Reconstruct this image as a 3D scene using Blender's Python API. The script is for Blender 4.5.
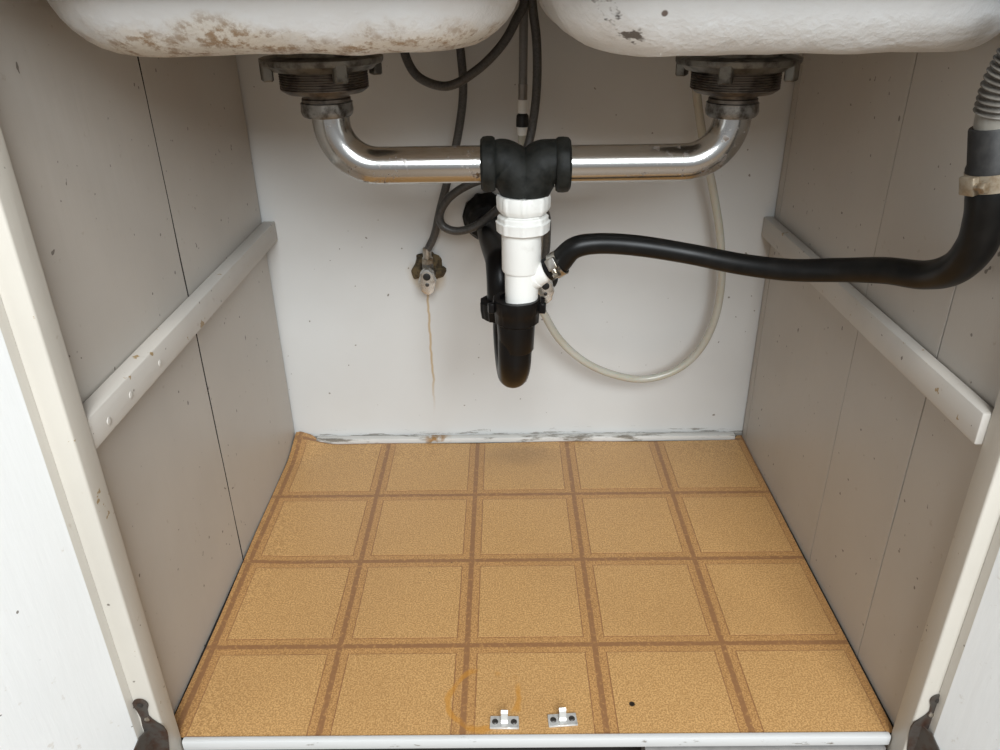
import bpy, bmesh, math, random
from mathutils import Vector, Matrix, noise

random.seed(7)
scene = bpy.context.scene
COL = scene.collection
for o in list(bpy.data.objects):
    bpy.data.objects.remove(o)

# ------------------------------------------------------------------ camera
F = 775.33                       # focal length in pixels of a 1000x750 frame
CAM = Vector((-0.0191, -1.1534, 0.7083))
YAW, PITCH, ROLL = 0.009588, 0.470679, -0.015898
fw = Vector((-math.sin(YAW)*math.cos(PITCH), math.cos(YAW)*math.cos(PITCH), -math.sin(PITCH)))
r0 = Vector((math.cos(YAW), math.sin(YAW), 0)); u0 = r0.cross(fw)
rt = math.cos(ROLL)*r0 + math.sin(ROLL)*u0
up = -math.sin(ROLL)*r0 + math.cos(ROLL)*u0
cd = bpy.data.cameras.new('camera'); cam = bpy.data.objects.new('camera', cd); COL.objects.link(cam)
cd.sensor_width = 36.0; cd.lens = F/1000*36.0; cd.clip_start = 0.02
M = Matrix((rt, up, -fw)).transposed().to_4x4(); M.translation = CAM
cam.matrix_world = M
scene.camera = cam

# ------------------------------------------------------------------ light
w = bpy.data.worlds.new('room_light'); scene.world = w; w.use_nodes = True
w.node_tree.nodes['Background'].inputs[0].default_value = (0.985, 0.99, 1.0, 1)
w.node_tree.nodes['Background'].inputs[1].default_value = 0.36

def area(name, loc, target, sx, sy, power, col):
    l = bpy.data.lights.new(name, 'AREA'); l.shape = 'RECTANGLE'; l.size = sx; l.size_y = sy
    l.energy = power; l.color = col
    o = bpy.data.objects.new(name, l); COL.objects.link(o); o.location = loc
    o.rotation_euler = (Vector(target)-Vector(loc)).to_track_quat('-Z', 'Y').to_euler()
    return o
# kitchen window in the wall across the room and the kitchen's ceiling lamp
area('kitchen_window_light', (0.40, -3.0, 1.95), (0, -.2, 0.2), 1.5, 1.2, 118, (0.90, 0.96, 1.0))
area('kitchen_ceiling_lamp', (0.15, -1.80, 2.20), (0.0, -0.5, 0.1), 0.5, 0.5, 18, (1.0, 0.95, 0.88))

vs = scene.view_settings
vs.view_transform = 'Standard'; vs.look = 'None'; vs.gamma = 1.0; vs.use_curve_mapping = False
vs.exposure = -0.06

# ------------------------------------------------------------------ helpers
def at(x, y, X=None, Y=None, Z=None):
    """pixel -> point on the plane X=, Y= or Z="""
    v = fw + rt*((x-500)/F) - up*((y-375)/F)
    if X is not None: t = (X-CAM.x)/v.x
    elif Y is not None: t = (Y-CAM.y)/v.y
    else: t = (Z-CAM.z)/v.z
    return CAM + v*t

BASE = {}
def tag(o, label=None, cat=None, group=None, kind=None):
    if label: o['label'] = label
    if cat: o['category'] = cat
    if group: o['group'] = group
    if kind: o['kind'] = kind
    return o

def thing(name, loc, label, cat, group=None):
    o = bpy.data.objects.new(name, None); COL.objects.link(o)
    o.empty_display_size = 0.02
    o.location = loc; BASE[o.name] = Vector(loc)
    return tag(o, label, cat, group)

def obj(name, geo, mat, parent=None, angle=38, smooth=True, label=None):
    """geo = (verts, faces) in world metres -> one mesh object; local to its parent's base"""
    verts, faces = geo
    b = BASE[parent.name] if parent else Vector((0, 0, 0))
    me = bpy.data.meshes.new(name)
    me.from_pydata([Vector(v)-b for v in verts], [], faces)
    bm = bmesh.new(); bm.from_mesh(me)
    bmesh.ops.recalc_face_normals(bm, faces=bm.faces); bm.to_mesh(me); bm.free()
    if smooth:
        me.polygons.foreach_set('use_smooth', [True]*len(me.polygons))
        me.set_sharp_from_angle(angle=math.radians(angle))
    me.materials.append(mat)
    o = bpy.data.objects.new(name, me); COL.objects.link(o)
    if parent:
        o.parent = parent
    BASE[o.name] = b
    if label: o['label'] = label
    return o

def merge(*gs):
    V, Fs = [], []
    for v, f in gs:
        n = len(V); V += list(v); Fs += [tuple(i+n for i in q) for q in f]
    return V, Fs

def box(x0, x1, y0, y1, z0, z1, bev=0.0, seg=2):
    bm = bmesh.new()
    bmesh.ops.create_cube(bm, size=1)
    for v in bm.verts:
        v.co = Vector(((x0+x1)/2+v.co.x*(x1-x0), (y0+y1)/2+v.co.y*(y1-y0), (z0+z1)/2+v.co.z*(z1-z0)))
    if bev > 0:
        bmesh.ops.bevel(bm, geom=list(bm.edges), offset=bev, segments=seg, profile=0.5, affect='EDGES')
    bm.verts.index_update()
    g = ([v.co.copy() for v in bm.verts], [tuple(v.index for v in f.verts) for f in bm.faces]); bm.free()
    return g

def xf(geo, mat):
    return [mat @ Vector(v) for v in geo[0]], geo[1]

def frame(axis):
    a = Vector(axis).normalized()
    h = Vector((0, 0, 1)) if abs(a.z) < 0.9 else Vector((1, 0, 0))
    s = a.cross(h).normalized(); t = a.cross(s).normalized()
    return a, s, t

def lathe(prof, c, axis=(0, 0, 1), n=48, mod=None, close=False):
    """prof = [(radius, along axis)]; mod(k, theta) scales the radius of ring k"""
    c = Vector(c); a, s, t = frame(axis)
    V, Fs = [], []
    for k, (r, h) in enumerate(prof):
        for i in range(n):
            th = 2*math.pi*i/n
            rr = r*(mod(k, th) if mod else 1)
            V.append(c + a*h + (s*math.cos(th)+t*math.sin(th))*rr)
    m = len(prof)
    for k in range(m-1 if not close else m):
        k2 = (k+1) % m
        for i in range(n):
            j = (i+1) % n
            Fs.append((k*n+i, k*n+j, k2*n+j, k2*n+i))
    if not close:
        Fs.append(tuple(range(n-1, -1, -1))); Fs.append(tuple((m-1)*n+i for i in range(n)))
    return V, Fs

def smooth_path(pts, per=8):
    P = [Vector(p) for p in pts]
    Q = [P[0]*2-P[1]] + P + [P[-1]*2-P[-2]]
    out = []
    for i in range(1, len(Q)-2):
        p0, p1, p2, p3 = Q[i-1:i+3]
        for k in range(per):
            t = k/per
            out.append(0.5*((2*p1)+(p2-p0)*t+(2*p0-5*p1+4*p2-p3)*t*t+(3*p1-p0-3*p2+p3)*t**3))
    out.append(P[-1])
    return out

def tube(path, rad, n=20, per=8, smooth=True, ribs=None):
    P = smooth_path(path, per) if smooth else [Vector(p) for p in path]
    m = len(P)
    if isinstance(rad, (list, tuple)):
        L = len(rad)-1; R = []
        for i in range(m):
            t = i/(m-1)*L; k = min(int(t), L-1); q = t-k; q = q*q*(3-2*q)
            R.append(rad[k]*(1-q)+rad[k+1]*q)
    else: R = [rad]*m
    if ribs: R = [r*ribs(i/(m-1)) for i, r in enumerate(R)]
    V, Fs = [], []
    tg = (P[1]-P[0]).normalized(); _, s, _t = frame(tg)
    for i in range(m):
        d = (P[min(i+1, m-1)]-P[max(i-1, 0)]).normalized()
        s = (s-d*s.dot(d)).normalized(); b = d.cross(s)
        for k in range(n):
            th = 2*math.pi*k/n
            V.append(P[i]+(s*math.cos(th)+b*math.sin(th))*R[i])
    for i in range(m-1):
        for k in range(n):
            j = (k+1) % n
            Fs.append((i*n+k, i*n+j, (i+1)*n+j, (i+1)*n+k))
    Fs.append(tuple(range(n-1, -1, -1))); Fs.append(tuple((m-1)*n+i for i in range(n)))
    return V, Fs

def wobble(geo, amp, sc):
    return [Vector(v)+noise.noise_vector(Vector(v)*sc)*amp for v in geo[0]], geo[1]

# ------------------------------------------------------------------ materials
class NT:
    def __init__(s, name):
        s.m = bpy.data.materials.new(name); s.m.use_nodes = True
        s.t = s.m.node_tree; s.b = s.t.nodes['Principled BSDF']
        s.co = s.t.nodes.new('ShaderNodeTexCoord').outputs['Object']
    def node(s, ty, **k):
        n = s.t.nodes.new(ty)
        for a, v in k.items(): setattr(n, a, v)
        return n
    def lk(s, a, b): s.t.links.new(a, b)
    def put(s, sock, v):
        if hasattr(v, 'is_output'): s.lk(v, sock)
        else: sock.default_value = v
    def noise(s, scale, detail=3, rough=.5, vec=None, stretch=None):
        n = s.node('ShaderNodeTexNoise'); n.inputs['Scale'].default_value = scale
        n.inputs['Detail'].default_value = detail; n.inputs['Roughness'].default_value = rough
        v = vec or s.co
        if stretch:
            mp = s.node('ShaderNodeMapping'); mp.inputs['Scale'].default_value = stretch; s.lk(v, mp.inputs[0]); v = mp.outputs[0]
        s.lk(v, n.inputs['Vector']); return n.outputs['Fac']
    def ramp(s, f, a, b):           # smooth 0..1 between a and b (a>b inverts)
        n = s.node('ShaderNodeMapRange', interpolation_type='SMOOTHSTEP')
        s.put(n.inputs['Value'], f)
        if a <= b:
            n.inputs['From Min'].default_value = a; n.inputs['From Max'].default_value = b
        else:
            n.inputs['From Min'].default_value = b; n.inputs['From Max'].default_value = a
            n.inputs['To Min'].default_value = 1; n.inputs['To Max'].default_value = 0
        return n.outputs[0]
    def math(s, op, a, b=0.0, c=None):
        n = s.node('ShaderNodeMath', operation=op); s.put(n.inputs[0], a); s.put(n.inputs[1], b)
        if c is not None: s.put(n.inputs[2], c)
        return n.outputs[0]
    def mix(s, f, a, b):
        n = s.node('ShaderNodeMix', data_type='RGBA'); s.put(n.inputs[0], f)
        s.put(n.inputs[6], a if hasattr(a, 'is_output') else (*a, 1)); s.put(n.inputs[7], b if hasattr(b, 'is_output') else (*b, 1))
        return n.outputs[2]
    def xyz(s):
        n = s.node('ShaderNodeSeparateXYZ'); s.lk(s.co, n.inputs[0]); return n.outputs
    def specks(s, scale, size, keep):
        v = s.node('ShaderNodeTexVoronoi'); v.inputs['Scale'].default_value = scale; s.lk(s.co, v.inputs['Vector'])
        dot = s.ramp(v.outputs['Distance'], size, size*.55)
        sep = s.node('ShaderNodeSeparateColor'); s.lk(v.outputs['Color'], sep.inputs[0])
        return s.math('MULTIPLY', dot, s.math('GREATER_THAN', sep.outputs[0], 1-keep))
    def out(s, col, rough=.5, metal=0.0, bump=None, bs=.2, bd=.001, **k):
        s.put(s.b.inputs['Base Color'], col if hasattr(col, 'is_output') else (*col, 1))
        s.put(s.b.inputs['Roughness'], rough); s.put(s.b.inputs['Metallic'], metal)
        for a, v in k.items(): s.put(s.b.inputs[a.replace('_', ' ')], v)
        if bump is not None:
            n = s.node('ShaderNodeBump'); n.inputs['Strength'].default_value = bs; n.inputs['Distance'].default_value = bd
            s.lk(bump, n.inputs['Height']); s.lk(n.outputs[0], s.b.inputs['Normal'])
        return s.m

def paint(name, col, dark=(.12, .10, .08), rough=.42, speck=.42, grime=.10, grain=(1, 1, .12), chips=0.0):
    t = NT(name)
    big = t.ramp(t.noise(9, 4), .35, .7)
    c = t.mix(t.math('MULTIPLY', big, grime), col, tuple(x*.55 for x in col))
    c = t.mix(t.math('MULTIPLY', t.ramp(t.noise(125, 1, .3), .800-.06*speck, .825-.06*speck), .85), c, dark)
    c = t.mix(t.math('MULTIPLY', t.ramp(t.noise(70, 4, .6), .66, .74), .35), c, (col[0]*.6, col[1]*.52, col[2]*.42))
    if chips:
        c = t.mix(t.ramp(t.noise(48, 4, .6), .70-chips, .715-chips), c, (.33, .235, .12))
    brush = t.noise(60, 4, .6, stretch=grain)
    return t.out(c, rough, bump=brush, bs=.35, bd=.0012)

def simple(name, col, rough=.5, metal=0.0, var=.25, scale=60, bump=.2, bd=.0006, col2=None, lo=.4, hi=.7, **k):
    t = NT(name); n = t.noise(scale, 5, .6)
    c = t.mix(t.math('MULTIPLY', t.ramp(n, lo, hi), var if col2 is None else 1.0), col, col2 or tuple(x*.4 for x in col))
    return t.out(c, rough, metal, bump=n, bs=bump, bd=bd, **k)

M_side = paint('grey_cream_paint', (.51, .478, .435))
M_cleat = paint('cleat_paint', (.55, .525, .485), speck=.4, grime=.2, grain=(1, .1, 1), chips=.03)
M_stile = paint('frame_paint', (.58, .55, .49), speck=.1, grime=.12, chips=.005)
M_door = paint('door_paint', (.84, .86, .86), speck=.05, grime=.04)
M_dooredge = paint('door_edge_paint', (.66, .63, .57), speck=.1, grime=.1)
M_dark = simple('dark_cavity', (.012, .011, .010), .9)
M_grime_shade = simple('joint_grime_shade', (.035, .028, .022), .9)
M_kick = simple('grey_board', (.30, .29, .28), .7)

# back panel: white paint, drip stain under the valve, peeling foot
def back_material():
    t = NT('back_panel_paint'); x, y, z = t.xyz()
    col = (.62, .62, .605)
    c = t.mix(t.math('MULTIPLY', t.ramp(t.noise(7, 4), .35, .7), .12), col, (.45, .42, .38))
    c = t.mix(t.math('MULTIPLY', t.ramp(t.noise(115, 1, .3), .772, .797), .8), c, (.16, .13, .10))
    n1 = t.noise(22, 3); px = at(428, 300, Y=0).x
    xx = t.math('SUBTRACT', t.math('SUBTRACT', x, px), t.math('MULTIPLY', t.math('SUBTRACT', t.noise(30, 2, stretch=(.01, .01, 1)), .5), .012))
    line = t.ramp(t.math('ABSOLUTE', xx), .0028, .0007)
    line = t.math('MULTIPLY', line, t.math('MULTIPLY', t.ramp(z, .04, .14), t.ramp(z, .300, .285)))
    c = t.mix(t.math('MULTIPLY', line, .75), c, (.46, .31, .14))
    # rusty halo round the valve hole
    vz = at(428, 275, Y=0).z
    d = t.math('POWER', t.math('ADD', t.math('POWER', t.math('SUBTRACT', x, px), 2.0), t.math('POWER', t.math('SUBTRACT', z, vz), 2.0)), .5)
    c = t.mix(t.math('MULTIPLY', t.ramp(t.math('ADD', d, t.math('MULTIPLY', n1, .03)), .050, .034), .55), c, (.42, .31, .17))
    # peeling along the foot
    fl = t.noise(60, 6, .75, stretch=(.18, 1, 2.2))
    pe = t.math('MULTIPLY', t.ramp(t.math('SUBTRACT', fl, t.math('MULTIPLY', z, 9.0)), .44, .47), t.ramp(z, .028, .012))
    c = t.mix(t.math('MULTIPLY', pe, .8), c, (.22, .20, .17))
    return t.out(c, .38, bump=t.noise(45, 4, .6, stretch=(.3, 1, 1)), bs=.25, bd=.0012)
M_back = back_material()

def foot_material():
    t = NT('peeling_foot_paint'); x, y, z = t.xyz()
    fl = t.noise(55, 6, .7, stretch=(.25, 1, 1))
    c = t.mix(t.ramp(fl, .53, .64), (.62, .61, .58), (.20, .18, .15))
    sx = at(437, 437, Y=0).x
    st = t.ramp(t.math('ABSOLUTE', t.math('SUBTRACT', x, sx)), .030, .006)
    c = t.mix(t.math('MULTIPLY', st, t.ramp(t.noise(90, 4), .35, .6)), c, (.30, .16, .05))
    return t.out(c, .6, bump=fl, bs=.6, bd=.002)
M_foot = foot_material()

def trim_material():
    t = NT('white_edge_paint')
    fl = t.noise(80, 6, .7, stretch=(.3, 1, 1))
    c = t.mix(t.ramp(fl, .62, .68), (.62, .63, .63), (.22, .20, .17))
    return t.out(c, .4, bump=fl, bs=.4, bd=.001)
M_trim = trim_material()

T = 0.1524                     # pitch of the printed squares: six inches
GX, GY = 1.46, 0.105           # grid -> world shift, in squares
def vinyl(name, tile):
    t = NT(name); x, y, z = t.xyz()
    fine = t.noise(520, 2, .7); med = t.noise(95, 4, .6); big = t.noise(6, 3)
    a, b = ((.625, .378, .155), (.37, .205, .076)) if tile else ((.55, .31, .12), (.32, .165, .060))
    c = t.mix(t.ramp(fine, .38, .62), a, b)
    c = t.mix(t.math('MULTIPLY', t.ramp(med, .45, .75), .22), c, (.33, .17, .055))
    c = t.mix(t.math('MULTIPLY', t.ramp(big, .40, .72), .16), c, (.30, .16, .06))
    if not tile:
        def edge(s, off):
            u = t.math('FRACT', t.math('ADD', t.math('DIVIDE', s, T), off+20))
            return t.math('MINIMUM', u, t.math('SUBTRACT', 1.0, u))
        d = t.math('MINIMUM', edge(x, GX), edge(y, GY))
        d = t.math('ADD', d, t.math('MULTIPLY', t.math('SUBTRACT', t.noise(300, 3), .5), .018))
        major = t.ramp(d, .027, .017); thin = t.ramp(d, .074, .080)
        c = t.mix(t.math('MULTIPLY', t.math('MAXIMUM', major, thin), t.ramp(t.noise(180, 3), .2, .5)), c, (.27, .135, .058))
    # ring left by a can
    p = at(484, 699, Z=0)
    nx = t.math('MULTIPLY', t.math('SUBTRACT', t.noise(28, 2), .5), .020)
    d = t.math('POWER', t.math('ADD', t.math('POWER', t.math('SUBTRACT', x, p.x), 2.0), t.math('POWER', t.math('SUBTRACT', y, p.y), 2.0)), .5)
    ring = t.ramp(t.math('ABSOLUTE', t.math('SUBTRACT', t.math('ADD', d, nx), .040)), .0050, .0018)
    ring = t.math('MULTIPLY', ring, t.ramp(t.noise(24, 2), .38, .52))
    c = t.mix(t.math('MULTIPLY', ring, .6), c, (.50, .22, .025))
    # burn hole and little dirt spots
    h = at(632, 704, Z=0)
    d2 = t.math('POWER', t.math('ADD', t.math('POWER', t.math('SUBTRACT', x, h.x), 2.0), t.math('POWER', t.math('SUBTRACT', y, h.y), 2.0)), .5)
    c = t.mix(t.ramp(d2, .0038, .0026), c, (.02, .014, .01))
    c = t.mix(t.math('MULTIPLY', t.specks(32, .05, .14), .8), c, (.10, .055, .025))
    # grimy smudge below the middle of the back wall
    g = at(525, 455, Z=0)
    d3 = t.math('POWER', t.math('ADD', t.math('POWER', t.math('MULTIPLY', t.math('SUBTRACT', x, g.x), .5), 2.0), t.math('POWER', t.math('SUBTRACT', y, g.y), 2.0)), .5)
    c = t.mix(t.math('MULTIPLY', t.ramp(t.math('ADD', d3, t.math('MULTIPLY', med, .03)), .06, .02), .32), c, (.17, .10, .05))
    return t.out(c, .38, bump=fine, bs=.25, bd=.0006)
M_tile = vinyl('vinyl_square', True); M_band = vinyl('vinyl_band', False)

def enamel(name, rust, x0):
    """rough white underside of a bowl; rust or chipped patches along its lower edge"""
    t = NT(name); x, y, z = t.xyz()
    lump = t.noise(38, 5, .6)
    c = t.mix(t.math('MULTIPLY', t.ramp(t.noise(12, 3), .4, .7), .15), (.83, .85, .86), (.64, .63, .60))
    zz = t.math('ADD', z, t.math('MULTIPLY', t.math('SUBTRACT', t.noise(16, 4, .6), .5), .055))
    low = t.ramp(zz, .026, .006)
    if rust:
        pat = t.ramp(t.noise(75, 6, .74), .47, .62)
        c = t.mix(t.math('MULTIPLY', low, .45), c, (.56, .44, .26))
        c = t.mix(t.math('MULTIPLY', t.math('MULTIPLY', low, pat), .85), c, (.25, .135, .045))
    else:
        c = t.mix(t.math('MULTIPLY', low, .25), c, (.50, .45, .38))
        chip = t.ramp(t.noise(20, 5, .7, stretch=(.7, .7, 1)), .655, .70)
        c = t.mix(t.math('MULTIPLY', chip, t.ramp(z, .05, .03)), c, (.13, .125, .12))
    c = t.mix(t.math('MULTIPLY', t.specks(30, .09, .12), .9), c, (.10, .06, .04))
    return t.out(c, .33, bump=lump, bs=.8, bd=.004)

def chrome_material():
    t = NT('worn_chrome'); n = t.noise(120, 6, .7)
    sp = t.math('MULTIPLY', t.ramp(n, .57, .64), t.ramp(t.noise(14, 2), .46, .58))
    c = t.mix(sp, (.52, .515, .50), (.10, .055, .025))
    return t.out(c, t.math('ADD', .20, t.math('MULTIPLY', sp, .5)), t.math('SUBTRACT', 1.0, t.math('MULTIPLY', sp, .8)), bump=n, bs=.08, bd=.0004)
M_chrome = chrome_material()
M_brass = simple('grimy_cast_metal', (.21, .20, .175), .48, .75, scale=70, col2=(.055, .048, .04), bump=.5, bd=.0012)
M_thread = simple('dark_thread_metal', (.16, .135, .11), .42, .8, scale=50, col2=(.045, .036, .03), bump=.2)
M_nutm = simple('tarnished_nut', (.28, .27, .25), .4, .85, scale=90, col2=(.07, .06, .05), bump=.4)
M_tee = simple('oxidised_black_tee', (.014, .015, .013), .6, .0, scale=80, col2=(.004, .005, .004), bump=.6, bd=.0012, Specular_IOR_Level=.3)
M_pvc = simple('white_pvc', (.80, .795, .76), .35, scale=45, col2=(.66, .645, .60), lo=.55, hi=.8, bump=.05)
M_abs = simple('black_abs', (.0030, .0030, .0034), .34, scale=60, bump=.08, Specular_IOR_Level=.28)
M_rubber = simple('black_rubber', (.0038, .0038, .0038), .38, scale=60, col2=(.008, .0075, .007), bump=.1, Specular_IOR_Level=.25)
M_cuff = simple('dusty_rubber', (.008, .0078, .0078), .6, scale=120, col2=(.02, .019, .018), bump=.3)
M_steel = simple('clamp_steel', (.55, .53, .49), .3, .95, scale=120, col2=(.30, .25, .18), bump=.1)
M_rusty = simple('rusty_clamp_band', (.34, .29, .22), .42, .6, scale=110, col2=(.20, .14, .08), bump=.4)
M_braid = simple('grey_braided_hose', (.085, .082, .078), .42, .15, scale=400, col2=(.05, .048, .046), bump=.3)
M_grey = simple('grey_nylon_hose', (.21, .205, .20), .4, .1, scale=300, bump=.2)
M_clear = simple('cloudy_plastic_tube', (.46, .44, .375), .25, scale=30, col2=(.44, .41, .33), bump=.03, Subsurface_Weight=.15, Subsurface_Scale=.004)
M_corr = simple('grey_corrugated_plastic', (.125, .115, .10), .5, scale=60, col2=(.07, .06, .05), bump=.1)
M_sleeve = simple('milky_sleeve', (.22, .21, .185), .3, scale=50, bump=.05)
M_foam = simple('brown_foam', (.12, .085, .04), .9, scale=120, col2=(.02, .014, .008), bump=.9, bd=.003)
M_plate = simple('zinc_plate', (.66, .66, .64), .38, .45, scale=90, col2=(.40, .38, .35), lo=.55, hi=.8, bump=.1)
M_handle = simple('handle_chrome', (.62, .62, .60), .24, .9, scale=90, col2=(.34, .32, .29), lo=.5, hi=.75, bump=.2)
M_screw = simple('dark_screw', (.09, .085, .08), .45, .8, bump=.3)
M_hinge = simple('old_hinge_metal', (.12, .11, .10), .5, .7, scale=70, col2=(.09, .05, .035), bump=.4)
M_black = simple('black_plastic', (.01, .01, .01), .5)
M_copper = simple('ferrule_metal', (.30, .28, .26), .35, .8)

# ------------------------------------------------------------------ setting
XL, XR, YF = -0.387, 0.387, -0.599
ZT = 0.80
def struct(name, geo, mat, label, **k):
    o = obj(name, geo, mat, **k); return tag(o, label, kind='structure')

struct('wall_back', box(-.42, .42, 0, .016, -.02, ZT, .0), M_back, 'white painted back panel with a thin rust drip under the valve', smooth=False)
wl = struct('wall_left', box(XL-.034, XL-.0018, YF, .0, -.02, ZT), M_dark, 'left side of the cabinet, two wide cream grey boards', smooth=False)
wr = struct('wall_right', box(XR+.0018, XR+.034, YF, .0, -.02, ZT), M_dark, 'right side of the cabinet, cream grey painted boards', smooth=False)
def plank(x0, x1, ya, yb, gap, seed, wild):
    """upright board whose two long edges are a little worn, so the joint opens and closes"""
    n = 60; V = []; z0, z1 = -.018, ZT-.001
    for k in range(n+1):
        z = z0+(z1-z0)*k/n
        e = lambda q: gap*(.30+.9*max(0, noise.noise(Vector((z*9, q*7.3, seed)))+.15))*wild + .0002
        mid = lambda q: .0012*noise.noise(Vector((z*5, q*3.1, 4.0)))
        a = ya + (e(ya) + mid(ya) if ya > YF+.01 else 0); b = yb - (e(yb) - mid(yb) if yb < -.01 else 0)
        V += [Vector((x0, a, z)), Vector((x1, a, z)), Vector((x1, b, z)), Vector((x0, b, z))]
    Fs = [(0, 1, 2, 3), tuple(4*n+q for q in (3, 2, 1, 0))]
    for k in range(n):
        for q in range(4):
            r = (q+1) % 4; Fs.append((4*k+q, 4*k+r, 4*k+4+r, 4*k+4+q))
    return V, Fs
def planks(wall, x0, x1, cuts, gap, wild=1.0):
    for i, (a, b) in enumerate(zip(cuts[:-1], cuts[1:])):
        o = obj('plank', plank(x0, x1, a, b, gap, i*3.7+gap*500, wild), M_side, wall)
        o.data.materials.append(M_grime_shade)         # joint dirt and gap shade, both put into the edge colour
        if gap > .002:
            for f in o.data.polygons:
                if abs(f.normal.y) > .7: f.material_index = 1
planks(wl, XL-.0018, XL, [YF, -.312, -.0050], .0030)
planks(wr, XR, XR+.0018, [YF, -.493, -.332, -.024, -.0045], .0014)

struct('floor', box(XL, XR, -.597, .0, -.018, -.0022), M_dark, 'dark cabinet bottom board under the vinyl sheet', smooth=False)
struct('ceiling', box(-.62, .62, -.64, .016, ZT, ZT+.03), M_kick, 'unseen worktop slab above the sink bowls, added to block light from above', smooth=False)  # slab out of view, added to keep overhead light off the interior

# side cleats
struct('trim_1', wobble(box(XL+.0012, XL+.0200, -.600, -.0015, .3585, .3885, .002, 2), .0006, 30), M_cleat, 'chipped cream wooden cleat nailed across the left boards')
cr = struct('trim_2', wobble(box(XR-.0155, XR-.0012, -.600, -.0015, .3555, .3860, .002, 2), .0006, 30), M_cleat, 'chipped cream wooden cleat nailed across the right boards')
# nail heads on the cleats
for px, py in ((160, 363), (131, 395), (109, 421)):
    p = at(px, py, X=XL+.0200)
    obj('nail_head', lathe([(.0038, -.001), (.0036, .0006), (.002, .0011)], p, (1, 0, 0), 12), M_cleat, bpy.data.objects['trim_1'])

# strip along the foot of the back wall
fx0, fx1 = at(316, 440, Y=-.014).x, at(735, 437, Y=-.014).x
struct('baseboard_back', wobble(box(fx0, fx1, -.0165, -.0028, -.0015, .0085, .002, 2), .0005, 60), M_foot, 'narrow strip of peeling grey white paint along the back wall')

# face frame
SX = (-.3655, .378)
for sgn, x_in, nm, lab in ((-1, SX[0], 'trim_3', 'cream painted frame stile with a rounded edge, left of the opening'),
                           (1, SX[1], 'trim_4', 'cream painted frame stile with a rounded edge, right of the opening')):
    xo = sgn*.52
    struct(nm, wobble(box(min(x_in, xo), max(x_in, xo), -.626, -.5995, -.13, ZT, .0022, 3), .0005, 20), M_stile, lab)
struct('trim_5', box(SX[0], SX[1], -.6255, -.5995, .722, ZT-.001, .003, 2), M_stile, 'top rail of the cabinet frame above the opening')
struct('trim_6', wobble(box(SX[0]+.001, SX[1]-.001, -.605, -.5978, -.0115, .0022, .0018, 2), .0004, 50), M_trim, 'chipped white front edge of the cabinet bottom')
tx = at(645, 748, Y=-.60).x
struct('trim_7', box(tx, SX[1]-.002, -.603, -.585, -.060, -.0185), M_kick, 'grey board below the right half of the front edge', smooth=False)
struct('trim_8', box(SX[0], SX[1], -.545, -.530, -.13, -.0185), M_dark, 'dark toe kick under the cabinet bottom', smooth=False)
struct('kitchen_floor', box(-1.6, 1.6, -3.6, .016, -.15, -.131), simple('kitchen_floor_lino', (.24, .17, .11), .5), 'unseen brown kitchen floor in front of the cabinet, added to block light from below', smooth=False)  # out of view, added to stop world light coming from below

# doors, swung open beyond the frame
def door(name, sgn, hx, label, ang):
    # closed-door local axes: +u from hinge edge along the door, +n = inner face normal
    w_, th, z0, z1 = .36, .020, -.012, .735
    # plan outline: long shallow bevel on the hinge side of the inner face, small rounds elsewhere
    pl = [(0, -.0060), (.0003, -.0052), (.0050, -.0025), (.0092, -.0003), (.0100, 0), (w_-.002, 0), (w_, -.002), (w_, -th+.002), (w_-.002, -th), (.002, -th), (0, -th+.002)]
    n = len(pl)
    g = ([Vector((x, y, z)) for z in (z0, z1) for x, y in pl],
         [tuple(range(n-1, -1, -1)), tuple(range(n, 2*n))] + [(i, (i+1) % n, n+(i+1) % n, n+i) for i in range(n)])
    a = math.radians(ang)
    ud = Vector((-sgn*math.cos(a), -math.sin(a), 0)); nd = Vector((-sgn*math.sin(a), math.cos(a), 0))
    org = Vector((hx, -.6290, 0))
    mat = Matrix(((ud.x, nd.x, 0, org.x), (ud.y, nd.y, 0, org.y), (0, 0, 1, 0), (0, 0, 0, 1)))
    d = struct(name, xf(g, mat), M_door, label)
    # the hinge-side bevel carries the frame's cream paint
    d.data.materials.append(M_dooredge)
    for f in d.data.polygons:
        c = mat.inverted() @ f.center
        if c.x < .0095 and c.y > -.0061: f.material_index = 1
    return d, mat

d1, m1 = door('door_1', -1, -.3815, 'white painted cabinet door swung open on the left', 122)
d2, m2 = door('door_2', 1, .3890, 'white painted cabinet door swung open on the right', 122)

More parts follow.
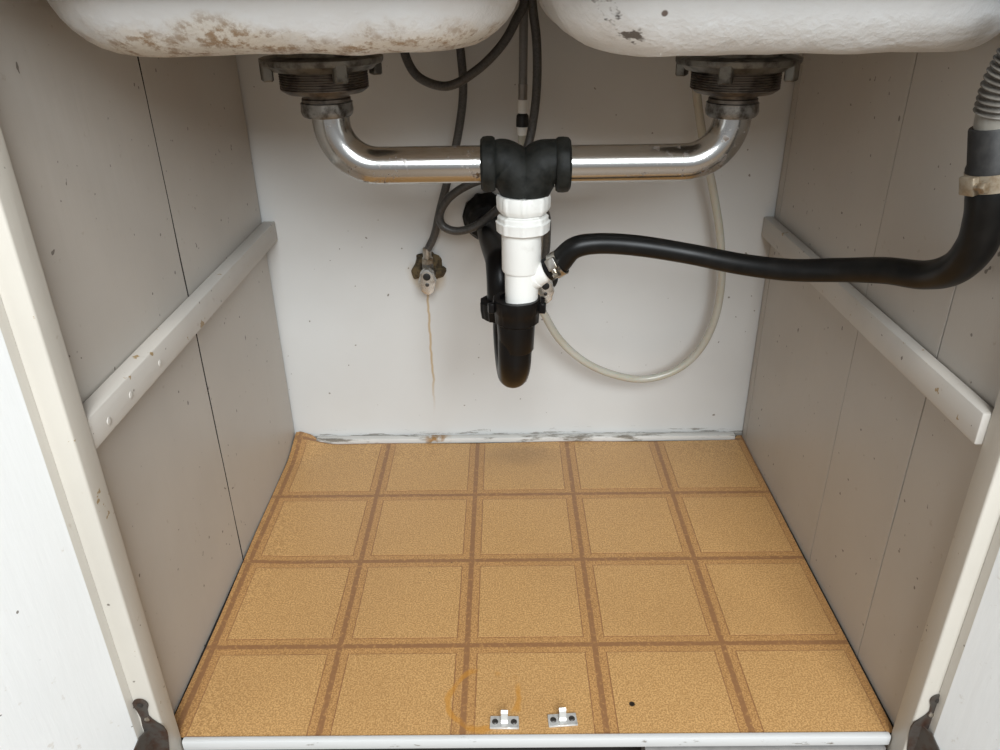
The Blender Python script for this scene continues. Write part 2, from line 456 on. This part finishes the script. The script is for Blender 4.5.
def hinge(parent, mat, sgn, px, py, px2, py2):
    """old self-closing hinge: screwed lobe on the stile, knuckle, leaf on the door"""
    p = at(px, py, Y=-.6272)
    def plate(pts, th, fn):
        n = len(pts); V = [fn(a, b, 0) for a, b in pts] + [fn(a, b, th) for a, b in pts]
        Fs = [tuple(range(n-1, -1, -1)), tuple(range(n, 2*n))] + [(i, (i+1) % n, n+(i+1) % n, n+i) for i in range(n)]
        return V, Fs
    pts = []
    for i in range(13):
        th = math.pi*(i/12)*1.15-.3; pts.append((.0075*math.cos(th), .0075*math.sin(th)+.0))
    pts += [(-.0050, -.008), (-.0035, -.018), (-.0045, -.030), (-.004, -.075), (.013, -.075), (.0175, -.046), (.0178, -.038), (.0160, -.031), (.0110, -.026), (.0070, -.021), (.0045, -.016), (.0050, -.008)]
    q = Vector((p.x, -.6266, p.z))
    h = obj('hinge', plate(pts, .0016, lambda a, b, t: Vector((q.x-sgn*a, q.y-t, q.z+b))), M_hinge, parent)
    obj('screw', lathe([(.0032, -.001), (.003, .0006), (.0014, .0012)], q+Vector((0, -.0016, 0)), (0, -1, 0), 14), M_screw, h)
    obj('screw', lathe([(.0028, -.001), (.0026, .0008), (.0012, .0014)], q+Vector((-sgn*.0025, -.0016, -.0195)), (0, -1, 0), 14), M_steel, h)
    leaf = [(.001, -.075), (.030, -.075), (.030, -.066), (.022, -.052), (.012, -.041), (.008, -.0365), (.001, -.0350)]
    obj('leaf', plate(leaf, .0015, lambda a, b, t: mat @ Vector((a-.004 if a < .002 else a, .0002+t, q.z+b+.0))), M_hinge, h)
hinge(d1, m1, -1, 140.5, 704.5, 0, 0)
hinge(d2, m2, 1, 938, 700, 0, 0)

# ------------------------------------------------------------------ vinyl sheet and its squares
def z_sheet(x, y):
    cx, cy = XL+.008, -.004
    d = math.hypot((x-cx), (y-cy))
    z = .017*max(0, 1-d/.070)**1.5
    z += .0022*max(0, 1-abs(x-(XL+.01))/.05)*(.5+.5*math.sin(y*19+1))
    z += .0012*max(0, 1-abs(y+.02)/.07)*(.5+.5*math.sin(x*23))
    return z
def sheet_edge(v):           # left and right sheet edge at depth y
    return XL+.0026+.0012*math.sin(v*11), .3840+.0025*max(0, (v+.3)/.3)
def sheet_back(x):
    l = max(0, min(1, (fx0+.012-x)/.016)); r = max(0, min(1, (x-(fx1-.012))/.016))
    l = l*l*(3-2*l); r = r*r*(3-2*r)
    return -.0178 + .0150*max(l, r) + .0012*math.sin(x*17)
vs_t = thing('vinyl_sheet', (0, 0, 0), 'brown cork look vinyl sheet printed with squares, lining the cabinet bottom', 'flooring')
NX, NY = 96, 72
V, Fs = [], []
for j in range(NY+1):
    for i in range(NX+1):
        u, v = i/NX, j/NY
        x = -.379 + u*.76
        yb = sheet_back(x); y = -.5975 + v*(yb+.5975)
        xl, xr = sheet_edge(y); x = xl+u*(xr-xl)
        V.append(Vector((x, y, z_sheet(x, y)-.0003)))
for j in range(NY):
    for i in range(NX):
        a = j*(NX+1)+i; Fs.append((a, a+1, a+NX+2, a+NX+1))
n0 = len(V)
low = [v-Vector((0, 0, .0014)) for v in V]
rim = [i for i in range(NX+1)] + [j*(NX+1)+NX for j in range(1, NY+1)] + [NY*(NX+1)+i for i in range(NX-1, -1, -1)] + [j*(NX+1) for j in range(NY-1, 0, -1)]
V += [low[i] for i in rim]; R_ = len(rim)
for k in range(R_):
    Fs.append((rim[k], rim[(k+1) % R_], n0+(k+1) % R_, n0+k))
sheet = obj('sheet', (V, Fs), M_band, vs_t, angle=60)
ins = .086*T
for row in range(4):
    for c in range(5):
        x0 = (c-1-GX)*T+ins; x1 = (c-GX)*T-ins
        y1 = (-row-GY)*T-ins; y0 = (-row-1-GY)*T+ins
        if row == 0: y1 = -.0195
        if row == 3: y0 = -.5968
        if c == 0: x0 = max(x0, XL+.012)
        n = 14 if (row == 0 and c == 0) else 5
        V, Fs = [], []
        for j in range(n+1):
            for i in range(n+1):
                x = x0+(x1-x0)*i/n; y = y0+(y1-y0)*j/n
                V.append(Vector((x, y, z_sheet(x, y)+.0001)))
        for j in range(n):
            for i in range(n):
                a = j*(n+1)+i; Fs.append((a, a+1, a+n+2, a+n+1))
        rim = [i for i in range(n+1)] + [j*(n+1)+n for j in range(1, n+1)] + [n*(n+1)+i for i in range(n-1, -1, -1)] + [j*(n+1) for j in range(n-1, 0, -1)]
        m = len(V); cx, cy = (x0+x1)/2, (y0+y1)/2
        for q in rim:
            p = V[q]; V.append(Vector((p.x+(.0002 if p.x > cx else -.0002), p.y+(.0002 if p.y > cy else -.0002)*(0 if row == 3 and p.y < cy else 1), p.z-.0006)))
        for k in range(len(rim)):
            Fs.append((rim[k], rim[(k+1) % len(rim)], m+(k+1) % len(rim), m+k))
        obj('tile', (V, Fs), M_tile, vs_t, angle=60)

# ------------------------------------------------------------------ double sink
ZB = .6585
sink = thing('double_sink', (0, -.335, ZB), 'white enamelled double sink seen from below, rust stained along its lower edge', 'sink')
def bowl(x0, x1, y0, y1, fl, fr, mat, ZB=ZB):
    """outer skin lofted from rounded rectangles; fl / fr = floor fillet at the left / right end"""
    rings = []; ff = .052
    prof = [(s*math.pi/2/9) for s in range(10)]
    def ring(li, ri, fi, z, rc):
        a0, a1, b0, b1 = x0+li, x1-ri, y0+fi, y1-fi
        out = []
        for (cx, cy, s) in ((a1-rc, b1-rc, 0), (a0+rc, b1-rc, 1), (a0+rc, b0+rc, 2), (a1-rc, b0+rc, 3)):
            for k in range(9):
                th = math.pi/2*(s+k/8); out.append(Vector((cx+rc*math.cos(th), cy+rc*math.sin(th), z)))
        # extra points along the straight sides
        full = []
        for i, p in enumerate(out):
            full.append(p)
            if i % 9 == 8:
                q = out[(i+1) % len(out)]
                for k in range(1, 14): full.append(p.lerp(q, k/14))
        return full
    rc0 = .075
    for sc in (.12, .4, .7):
        cx = (x0+x1)/2; cy = (y0+y1)/2
        base = ring(fl, fr, ff, ZB, .045)
        rings.append([Vector((cx+(p.x-cx)*sc, cy+(p.y-cy)*sc, ZB-.0015*(1-sc))) for p in base])
    for a in prof:
        k = 1-math.sin(a); z = ZB+.058*(1-math.cos(a))
        rings.append(ring(fl*k, fr*k, ff*k, z, rc0-.030*k))
    for z in (.74, .77, ZT-.0005):
        rings.append(ring(-(z-.71)*.02, -(z-.71)*.01, -(z-.71)*.05, z, rc0))
    th_ = .007
    for z in (ZT-.0005, .73):
        rings.append(ring(th_, th_, th_, z, rc0-th_))
    for a in prof[::-3]:
        k = 1-math.sin(a); z = ZB+th_+.058*(1-math.cos(a))
        rings.append(ring(th_+fl*k, th_+fr*k, th_+ff*k, z, rc0-th_-.030*k))
    n = len(rings[0]); V = [p for r in rings for p in r]; Fs = []
    for j in range(len(rings)-1):
        for i in range(n):
            k = (i+1) % n; Fs.append((j*n+i, j*n+k, (j+1)*n+k, (j+1)*n+i))
    Fs.append(tuple(range(n-1, -1, -1))); Fs.append(tuple((len(rings)-1)*n+i for i in range(n)))
    V = [v + Vector((0, 0, .0022*noise.noise(v*26)*(1 if v.z < .70 else .4))) + Vector((0, .0022*noise.noise(v*22+Vector((5, 1, 2))), 0)) for v in V]
    return obj('bowl', (V, Fs), mat, sink, angle=70)
bl = bowl(-.374, -.002, -.548, -.115, .060, .060, enamel('stained_enamel', True, 0))
br = bowl(.016, .3862, -.548, -.115, .060, .030, enamel('chipped_enamel', False, 0), .6535)
bl['label'] = 'bowl with brown rust along its bottom'; br['label'] = 'bowl with grey chips in its enamel'

# ------------------------------------------------------------------ strainers and chrome elbows
DY = -.33
def strainer(px, label, lugs, mat_nut, zbowl):
    c = at(px, 65, Y=DY); z0 = zbowl-.0015
    t = thing('sink_strainer', (c.x, DY, .575), label, 'sink strainer', 'strainers under the sink bowls')
    zt = lambda y: at(px, y, Y=DY).z
    # locknut: flat ring with hanging lugs
    zn0, zn1 = zt(70), z0
    prof = [(.043, zn0), (.050, zn0+.001), (.0545, zn0+.005), (.0595, zn0+.0068), (.0605, zn0+.009), (.0605, zn0+.0122), (.057, zn0+.0135), (.046, zn0+.015), (.043, zn1)]
    g = lathe([(r, z-0) for r, z in prof], (c.x, DY, 0), (0, 0, 1), 64, mod=lambda k, th: 1+.006*math.sin(th*7+px)+.004*math.sin(th*13))
    parts = [g]
    for a in lugs:
        a = math.radians(a)
        b = box(.050, .0605, -.0065, .0065, zn0-.0075, zn0+.010, .0015, 1)
        parts.append(xf(b, Matrix.Translation((c.x, DY, 0)) @ Matrix.Rotation(a, 4, 'Z')))
    obj('locknut', merge(*parts), M_brass, t)
    # threaded body
    za, zb = zt(92), zn0+.004
    prof = [(.026, za-.001), (.038, za), (.0425, za+.003)]
    nth = 9; h0 = za+.004
    for k in range(nth):
        h = h0+(zb-h0)*k/nth; dh = (zb-h0)/nth
        prof += [(.0438, h+dh*.15), (.0438, h+dh*.45), (.0427, h+dh*.7), (.0427, h+dh*.9)]
    prof += [(.043, zb)]
    obj('threaded_body', lathe(prof, (c.x, DY, 0), (0, 0, 1), 64), M_thread, t, angle=25)
    z1, z2 = zt(101), za+.001
    obj('neck', lathe([(.021, z1-.002), (.0245, z1), (.0245, z1+.003), (.0232, z1+.004), (.0238, z2-.004), (.026, z2)], (c.x, DY, 0), (0, 0, 1), 48), M_thread, t)
    z3 = zt(116)
    obj('slip_nut', lathe([(.0195, z3), (.0235, z3), (.0252, z3+.002), (.0262, z3+.006), (.0255, z1-.003), (.0258, z1-.001), (.0235, z1+.0005), (.02, z1+.0005)], (c.x, DY, 0), (0, 0, 1), 60,
          mod=lambda k, th: 1+.018*max(0, math.cos(th*10))), mat_nut, t)
    return c, z3
cL, zL = strainer(322.5, 'grimy metal strainer and locknut under the rust stained bowl', (206, 298, 30, 120), M_nutm, ZB)
cR, zR = strainer(737, 'grimy metal strainer and locknut under the grey chipped bowl', (245, 322, 60, 150), M_nutm, .6535)

def elbow(c, z3, px_end, label):
    e = at(px_end, 164, Y=DY); rb = .046; s = 1 if e.x > c.x else -1
    xv = c.x + (.0025 if s > 0 else .0015)
    pts = [Vector((xv, DY, z3+.006)), Vector((xv, DY, e.z+rb+.0005))]
    for k in range(13):
        a = math.pi/2*k/12
        pts.append(Vector((xv+s*rb*(1-math.cos(a)), DY, e.z+rb*(1-math.sin(a)))))
    pts.append(Vector((e.x, DY, e.z)))
    o = obj('drain_elbow', tube(pts, .0190, 40, smooth=False), M_chrome, None, angle=60)
    return tag(o, label, 'drain pipe', 'chrome drain elbows under the sink')
elbow(cL, zL, 492, 'chrome drain elbow with rust spots below the stained bowl')
elbow(cR, zR, 560, 'clean chrome drain elbow below the grey chipped bowl')

# ------------------------------------------------------------------ dark tee between the elbows
tc = at(525, 165, Y=DY)
tee = thing('drain_tee', (tc.x, DY, at(525, 193, Y=DY).z), 'blackened metal tee joining the two chrome elbows', 'pipe tee')
zp = tc.z; zbot = at(523, 190, Y=DY).z
def tee_arm(px, s):
    e = at(px, 163, Y=DY)
    pts = [Vector((e.x, DY, e.z)), Vector((e.x-s*.010, DY, e.z+.001)), Vector((tc.x+s*.019, DY, zp+.000)), Vector((tc.x+s*.010, DY, zp-.008)), Vector((tc.x+s*.003, DY, zp-.022)), Vector((tc.x-.001, DY, zbot-.003))]
    return tube(pts, [.0212, .0235, .0255, .0255, .0248, .024], 28, 6)
obj('tee_body', merge(tee_arm(492, -1), tee_arm(562, 1)), M_tee, tee, angle=60)
for px, s in ((488, -1), (563, 1)):
    e = at(px, 164.5, Y=DY)
    obj('collar', lathe([(.0195, -.0075), (.0265, -.0075), (.0282, -.005), (.0285, 0), (.0278, .005), (.025, .0075), (.0205, .0075)], (e.x, DY, e.z), (s, 0, 0), 48,
        mod=lambda k, th: 1+.012*math.cos(th*9)), M_tee, tee)

# ------------------------------------------------------------------ white tailpiece with side inlet
def wz(px, py): return at(px, py, Y=DY)
tp0 = wz(519, 306)
tail = thing('drain_tailpiece', (tp0.x, DY, tp0.z), 'white plastic tailpiece with side inlet between black tee and black trap', 'drain pipe')
def ribbed(n, d):
    return lambda k, th: 1+(d if math.cos(th*n) > .82 else 0)
a, b = wz(523.5, 194).z, wz(523, 212).z
obj('slip_nut', lathe([(.0215, b+.0005), (.0250, b+.0005), (.0272, b+.004), (.0278, b+.006), (.0282, a-.003), (.0270, a), (.020, a)], (wz(523.5, 203).x, DY, 0), (0, 0, 1), 96, mod=ribbed(8, .035)), M_pvc, tail, angle=30)
a2, b2 = wz(523, 214).z, wz(523, 231).z
obj('slip_nut', lathe([(.022, b2), (.0268, b2), (.0280, b2+.001), (.0285, b2+.009), (.0290, b2+.0115), (.0268, b2+.0125), (.0268, a2-.002), (.0255, a2-.0005), (.0225, a2), (.0222, b), (.02, b)], (wz(523, 222).x, DY, 0), (0, 0, 1), 96, mod=ribbed(8, .03)), M_pvc, tail, angle=30)
z3 = wz(521, 270).z; z4 = wz(519, 306).z
obj('pipe', lathe([(.0185, z4-.004), (.0187, z3-.001), (.0212, z3), (.0218, z3+.002), (.0218, b2+.002), (.018, b2+.004)], (wz(521.5, 270).x, DY, 0), (0, 0, 1), 48), M_pvc, tail)
i0 = wz(527, 281); i1 = wz(546, 268.5) + Vector((0, -.006, 0)); i0.y = DY
dirb = (i1-i0).normalized()
obj('side_inlet', tube([i0, i0+dirb*.012, i1-dirb*.012, i1-dirb*.005, i1, i1+dirb*.014], [.0135, .0135, .0128, .0125, .0118, .0105], 28, 4), M_pvc, tail)

# ------------------------------------------------------------------ black trap
j0 = wz(516.5, 330); tn = wz(517, 314)
trap = thing('p_trap', (j0.x, DY, wz(512, 387).z), 'black plastic trap bending back to the wall below the white tailpiece', 'drain trap')
na, nb = wz(517, 297.5).z, wz(516, 322).z
obj('trap_nut', lathe([(.0195, nb), (.0225, nb), (.0250, nb+.002), (.0258, nb+.014), (.0272, nb+.016), (.0272, na-.001), (.0262, na), (.0200, na), (.0195, na-.004)], (tn.x, DY, 0), (0, 0, 1), 96, mod=ribbed(10, .02)), M_abs, trap)
for ang in (192, 345, 20, 100):
    aa = math.radians(ang)
    g = box(.0245, .0335, -.0035, .0035, na-.016, na-.004, .001, 1)
    obj('nut_lug', xf(g, Matrix.Translation((tn.x, DY, 0)) @ Matrix.Rotation(aa, 4, 'Z')), M_abs, trap)
zlow = wz(514, 387).z+.0005
bx, by = -.0160, -.235         # return leg, behind and to the left
top = at(490, 228, Y=-.235)
pA = Vector((j0.x+.001, DY, nb+.006)); cdir = Vector((bx-j0.x, by-DY, 0)); Ln = cdir.length; cdir.normalize()
pts = [pA, pA.lerp(Vector((j0.x, DY, zlow+Ln/2)), .5)]
rads = [.0205, .0200]
for k in range(13):
    th = math.pi*k/12
    pts.append(Vector((j0.x-.002, DY, zlow+Ln/2)) + cdir*(Ln/2*(1-math.cos(th))) + Vector((0, 0, -Ln/2*math.sin(th))))
zc = zlow+Ln/2
pts[1] = Vector((j0.x-.001, DY, (pA.z+zc)/2))
ztop = .392
pts.append(Vector((bx-.006, by, (zc+ztop)/2-.02))); pts.append(Vector((bx-.008, by, ztop-.035)))
obj('j_bend', tube(pts, [.0212, .0196, .0188, .0182, .0182, .0182, .0185], 32, 4), M_abs, trap, angle=60)
mb = Vector((j0.x, DY, 0))
obj('hub', lathe([(.0195, wz(515, 349).z), (.0205, wz(515, 348).z), (.0222, nb+.002), (.0222, nb+.004)], (j0.x-.0005, DY, 0), (0, 0, 1), 40), M_abs, trap)
nz = ztop-.055
obj('trap_nut', lathe([(.019, nz-.012), (.025, nz-.011), (.0265, nz), (.0265, nz+.010), (.02, nz+.011)], (bx-.0085, by, 0), (0, 0, 1), 72, mod=ribbed(10, .05)), M_abs, trap)
fl = at(487, 218, Y=-.012)
obj('trap_arm', tube([Vector((bx-.009, by, ztop-.045)), Vector((bx-.009, by, ztop-.02)), Vector((bx-.010, by+.012, ztop-.003)), Vector((bx-.012, by+.035, ztop)), Vector((fl.x+.006, -.09, fl.z-.002)), Vector((fl.x, .003, fl.z))], .0178, 28, 6), M_abs, trap, angle=60)
obj('wall_flange', lathe([(.018, -.003), (.036, -.003), (.0365, .004), (.031, .008), (.034, .012), (.029, .018), (.0315, .022), (.026, .028), (.029, .033), (.025, .039), (.018, .040)], (fl.x, -.0035, fl.z), (0, -1, 0), 64,
    mod=lambda k, th: 1+.05*math.cos(th*11)*(k % 2)), M_rubber, trap)

# ------------------------------------------------------------------ black drain hose to the dishwasher
hose = thing('drain_hose', (.20, -.40, .42), 'thick black rubber drain hose sweeping right from the white side inlet', 'hose')
start = i1+dirb*.002
hp = [start, start+dirb*.014, at(574, 248, Y=-.345), at(600, 243.5, Y=-.345), at(640, 246, Y=-.35), at(690, 254, Y=-.355), at(740, 264, Y=-.372), at(790, 270, Y=-.395),
      at(840, 270, Y=-.425), at(885, 270.5, Y=-.465), at(925, 275, Y=-.505), at(955, 268, Y=-.540), at(976, 246, Y=-.560), at(985, 218, Y=-.567), at(989, 195, Y=-.568), at(991, 178, Y=-.567), at(992, 150, Y=-.566), at(992, 130, Y=-.565)]
hr = [.0135, .0128, .0118, .0112, .0112, .0110, .0112, .0115, .0120, .0125, .0128, .0138, .0148, .0150, .0160, .0158, .0152, .0152]
obj('hose', tube(hp, hr, 32, 8), M_rubber, hose, angle=70)
def clamp(c, axis, r, wd, mat, scr, name='clamp'):
    g = lathe([(r, -wd/2), (r+.0012, -wd/2), (r+.0012, wd/2), (r, wd/2)], c, axis, 48, close=True)
    o = obj(name, g, mat, hose)
    a, s, t = frame(axis)
    d = Vector(scr).normalized(); d = (d-a*d.dot(a)).normalized(); e = a.cross(d)
    q = Vector(c)+d*(r+.0035)
    m = Matrix(((e.x, d.x, a.x, q.x), (e.y, d.y, a.y, q.y), (e.z, d.z, a.z, q.z), (0, 0, 0, 1)))
    obj('screw_housing', xf(box(-.0075, .0055, -.0032, .0032, -wd*.52, wd*.52, .0012, 2), m), mat, o)
    obj('screw', merge(lathe([(.0030, 0), (.0030, .005)], m @ Vector((.005, 0, 0)), e, 14), lathe([(.0042, 0), (.0046, .001), (.0046, .004), (.0038, .005)], m @ Vector((.0095, 0, 0)), e, 6)), mat, o)
    return o
clamp(start+dirb*.013, dirb, .0136, .0105, M_steel, (.15, -.9, .55))
cc = at(991, 179, Y=-.567)
ax = (at(991, 165, Y=-.567)-at(990, 192, Y=-.568)).normalized()
clamp(cc, ax, .0166, .0135, M_rusty, (-1, -.35, 0))
cu = at(992, 150, Y=-.566)
obj('cuff', lathe([(.0155, -.0165), (.0172, -.0160), (.0172, -.012), (.0160, -.009), (.0158, .016), (.0150, .0175), (.0125, .0175)], cu, ax, 40), M_cuff, hose)

corr = thing('corrugated_hose', at(992, 126, Y=-.565), 'grey corrugated plastic hose rising from the black hose cuff', 'hose')
cp = [at(993.5, 133, Y=-.566), at(995, 120, Y=-.567), at(997, 111, Y=-.568), at(1005, 85, Y=-.572), at(1018, 60, Y=-.577), at(1033, 35, Y=-.582), at(1046, 5, Y=-.587)]
N_ = 17
obj('hose', tube(cp[2:], .0140, 28, 40, ribs=lambda t: 1+.11*math.cos(t*2*math.pi*N_)), M_corr, corr, angle=80)
obj('end_sleeve', tube(cp[:3], .0132, 28, 6), M_sleeve, corr, angle=60)

# ------------------------------------------------------------------ shut-off valves on the back wall
def valve(px, py, label, foam):
    c = at(px, py, Y=-.030)
    t = thing('shutoff_valve', (c.x, -.002, c.z), label, 'valve', 'shut-off valves on the back wall')
    if foam:
        f = []
        g = lathe([(.025, .0), (.0235, .006), (.018, .012), (.010, .014)], (c.x, -.0015, c.z+.004), (0, -1, 0), 40,
                  mod=lambda k, th: 1+.22*noise.noise(Vector((math.cos(th)*2.2, math.sin(th)*2.2, k*.6)))+.12*math.sin(th*5))
        obj('foam_seal', wobble(g, .004, 90), M_foam, t)
    else:
        obj('escutcheon', lathe([(.022, 0), (.021, .002), (.013, .006)], (c.x, -.0012, c.z), (0, -1, 0), 36), M_black, t)
    obj('body', merge(lathe([(.009, -.004), (.009, .018), (.0115, .019), (.0115, .030), (.008, .031)], (c.x, 0, c.z), (0, -1, 0), 24),
                      lathe([(.0085, 0), (.0085, .014), (.0072, .015), (.0072, .021)], (c.x, -.024, c.z+.004), (0, 0, 1), 20)), M_nutm, t)
    obj('compression_nut', lathe([(.0078, .014), (.0092, .0145), (.0092, .0225), (.0078, .023)], (c.x, -.024, c.z+.004), (0, 0, 1), 6), M_steel, t)
    # oval handle facing the room, two dimples in its face
    hv, hf = [], []
    n = 40; prof = [(.55, .034), (.97, .034), (1.0, .037), (1.0, .045), (.93, .048), (.80, .0485)]
    for s, h in prof:
        for i in range(n):
            th = 2*math.pi*i/n; flt = 1+.07*math.cos(th*8)
            hv.append(Vector((c.x+.0128*s*math.cos(th)*flt, -h, c.z-.004+.0212*s*math.sin(th)*(1+.02*math.cos(th*10)))))
    for k in range(len(prof)-1):
        for i in range(n):
            j = (i+1) % n; hf.append((k*n+i, k*n+j, (k+1)*n+j, (k+1)*n+i))
    hf.append(tuple(range(n))); hf.append(tuple((len(prof)-1)*n+i for i in range(n)))
    h = obj('handle', (hv, hf), M_handle, t, angle=50)
    obj('handle_screw', lathe([(.0030, 0), (.0030, .0006), (.002, .0010)], (c.x, -.0482, c.z-.0075), (0, -1, 0), 16), M_screw, h)
    obj('handle_recess', lathe([(.0058, 0), (.0058, .0006), (.0046, .0010)], (c.x, -.0482, c.z+.0050), (0, -1, 0), 20, mod=lambda k, th: 1), M_black, h)
    obj('stem', lathe([(.005, .028), (.005, .036)], (c.x, 0, c.z-.003), (0, -1, 0), 14), M_nutm, t)
    return Vector((c.x, -.024, c.z+.025))
vL = valve(428, 276, 'chrome shut-off valve with oval handle in a rusty foam filled hole', True)
vR = valve(545, 285, 'chrome shut-off valve with oval handle half hidden behind the trap', False)

# ------------------------------------------------------------------ supply hoses
def supply(name, pts, r, mat, label, ferr, grp='supply hoses behind the sink'):
    t = thing(name, pts[-1], label, 'hose', grp)
    obj('hose', tube(pts, r, 20, 10), mat, t, angle=70)
    d = (Vector(pts[-2])-Vector(pts[-1])).normalized()
    obj('ferrule', lathe([(r*.8, -.004), (r*1.12, -.003), (r*1.12, .017), (r*.9, .018)], pts[-1], d, 20), ferr, t)
    return t
RS = .0058
Yh = -.085
supply('supply_hose', [Vector((-.012, -.085, .775)), at(524, -6, Y=-.085), at(516, 20, Y=-.09), at(501, 46, Y=-.095), at(477, 70, Y=-.095), at(448, 86, Y=-.09), at(420, 78, Y=-.085), at(406, 57, Y=-.08), at(405, 35, Y=-.075),
     at(418, 12, Y=-.065), at(440, 8, Y=-.055), at(456, 30, Y=-.05), at(461.5, 60, Y=-.048), at(463, 95, Y=-.046), at(458, 135, Y=-.044), at(449, 175, Y=-.040), at(440, 210, Y=-.034), at(434.5, 235, Y=-.028), vL+Vector((0, 0, .012)), vL],
     RS, M_braid, 'dark grey supply hose looping down below the stained bowl to the left valve', M_steel)
supply('supply_hose', [Vector((.010, -.085, .775)), at(532, 0, Y=-.085), at(536.5, 40, Y=-.085), at(537, 80, Y=-.085), at(534, 115, Y=-.085), at(527, 148, Y=-.088), at(512, 170, Y=-.095), at(492, 177, Y=-.10), at(470, 184, Y=-.10), at(450, 197, Y=-.098), at(440, 213, Y=-.095), at(443, 226, Y=-.095),
     at(458, 231, Y=-.098), at(478, 225, Y=-.102), at(498, 209, Y=-.105), at(517, 194, Y=-.10), at(535, 197, Y=-.08), at(546, 215, Y=-.05), at(547, 238, Y=-.030), vR+Vector((0, 0, .012)), vR],
     RS, M_braid, 'dark grey supply hose hanging between the bowls and coiling behind the black tee', M_steel)

sp = thing('spray_hose', at(522, 140, Y=-.06), 'straight grey spray hose with white quick coupling hanging between the bowls', 'hose')
S = lambda y: at(523.2-(y-60)*.012, y, Y=-.06)
obj('hose', tube([Vector((S(0).x, -.06, .78)), S(0), S(45), S(86)], .0058, 18, 6), M_grey, sp)
obj('ferrule', tube([S(84), S(92), S(100)], [.0064, .0061, .0062], 18, 4), M_copper, sp)
obj('coupling', merge(tube([S(99.5), S(106), S(113)], [.0066, .0068, .0066], 20, 4), tube([S(126), S(131), S(135)], [.0074, .0072, .0066], 20, 4)), M_pvc, sp)
obj('release_clip', tube([S(113), S(116), S(121), S(126.5)], [.0060, .0082, .0086, .0086], 20, 4), M_black, sp)

clear = obj('clear_tube', tube([S(134), S(150), at(520, 185, Y=-.055), at(521, 240, Y=-.07), at(530, 285, Y=-.075), at(543, 312, Y=-.075), at(560, 340, Y=-.072), at(585, 362, Y=-.068), at(615, 375, Y=-.064), at(645, 379, Y=-.06), at(676, 370, Y=-.058),
        at(700, 349, Y=-.055), at(715, 318, Y=-.054), at(721.5, 280, Y=-.054), at(720, 235, Y=-.054), at(713, 190, Y=-.056), at(705, 150, Y=-.06), at(698, 105, Y=-.066), at(695, 70, Y=-.07), at(693, 40, Y=-.075), Vector((at(693, 40, Y=-.08).x-.004, -.085, .76))], .0058, 18, 10), M_clear, None, angle=70)
tag(clear, 'cloudy clear plastic tube hanging in a long loop near the back wall', 'tube')

# ------------------------------------------------------------------ catches at the front edge
def catch(px, py, rot, label):
    c = at(px, py, Z=.001); zt = .0012
    t = thing('cabinet_catch', (c.x, c.y, zt), label, 'catch', 'door catches on the cabinet floor')
    m = Matrix.Translation((c.x, c.y, zt)) @ Matrix.Rotation(math.radians(rot), 4, 'Z')
    obj('plate', xf(box(-.0155, .0155, -.0078, .0078, -.0008, .0016, .0006, 1), m), M_plate, t)
    V = []
    prof = [(-.0078, .0016), (-.0078, .0030), (-.0035, .0034), (-.0015, .0060), (.0008, .0135), (.0030, .0155), (.0048, .0145), (.0044, .0130), (.0032, .0136), (.0022, .0125), (.0000, .0048), (-.0015, .0018)]
    n = len(prof)
    for x in (-.0036, .0036): V += [Vector((x, y, z)) for y, z in prof]
    Fs = [tuple(range(n-1, -1, -1)), tuple(range(n, 2*n))] + [(i, (i+1) % n, n+(i+1) % n, n+i) for i in range(n)]
    obj('tongue', xf((V, Fs), m), M_plate, t, smooth=False)
    for x in (-.0100, .0100):
        obj('screw', xf(lathe([(.0034, .001), (.0033, .0022), (.0024, .0029), (.001, .0027)], (x, 0, 0), (0, 0, 1), 18), m), M_screw, t)
catch(504.5, 723, -1, 'small metal catch plate nearer the orange ring stain')
catch(562.5, 720.5, 4, 'small metal catch plate nearer the black burn spot')
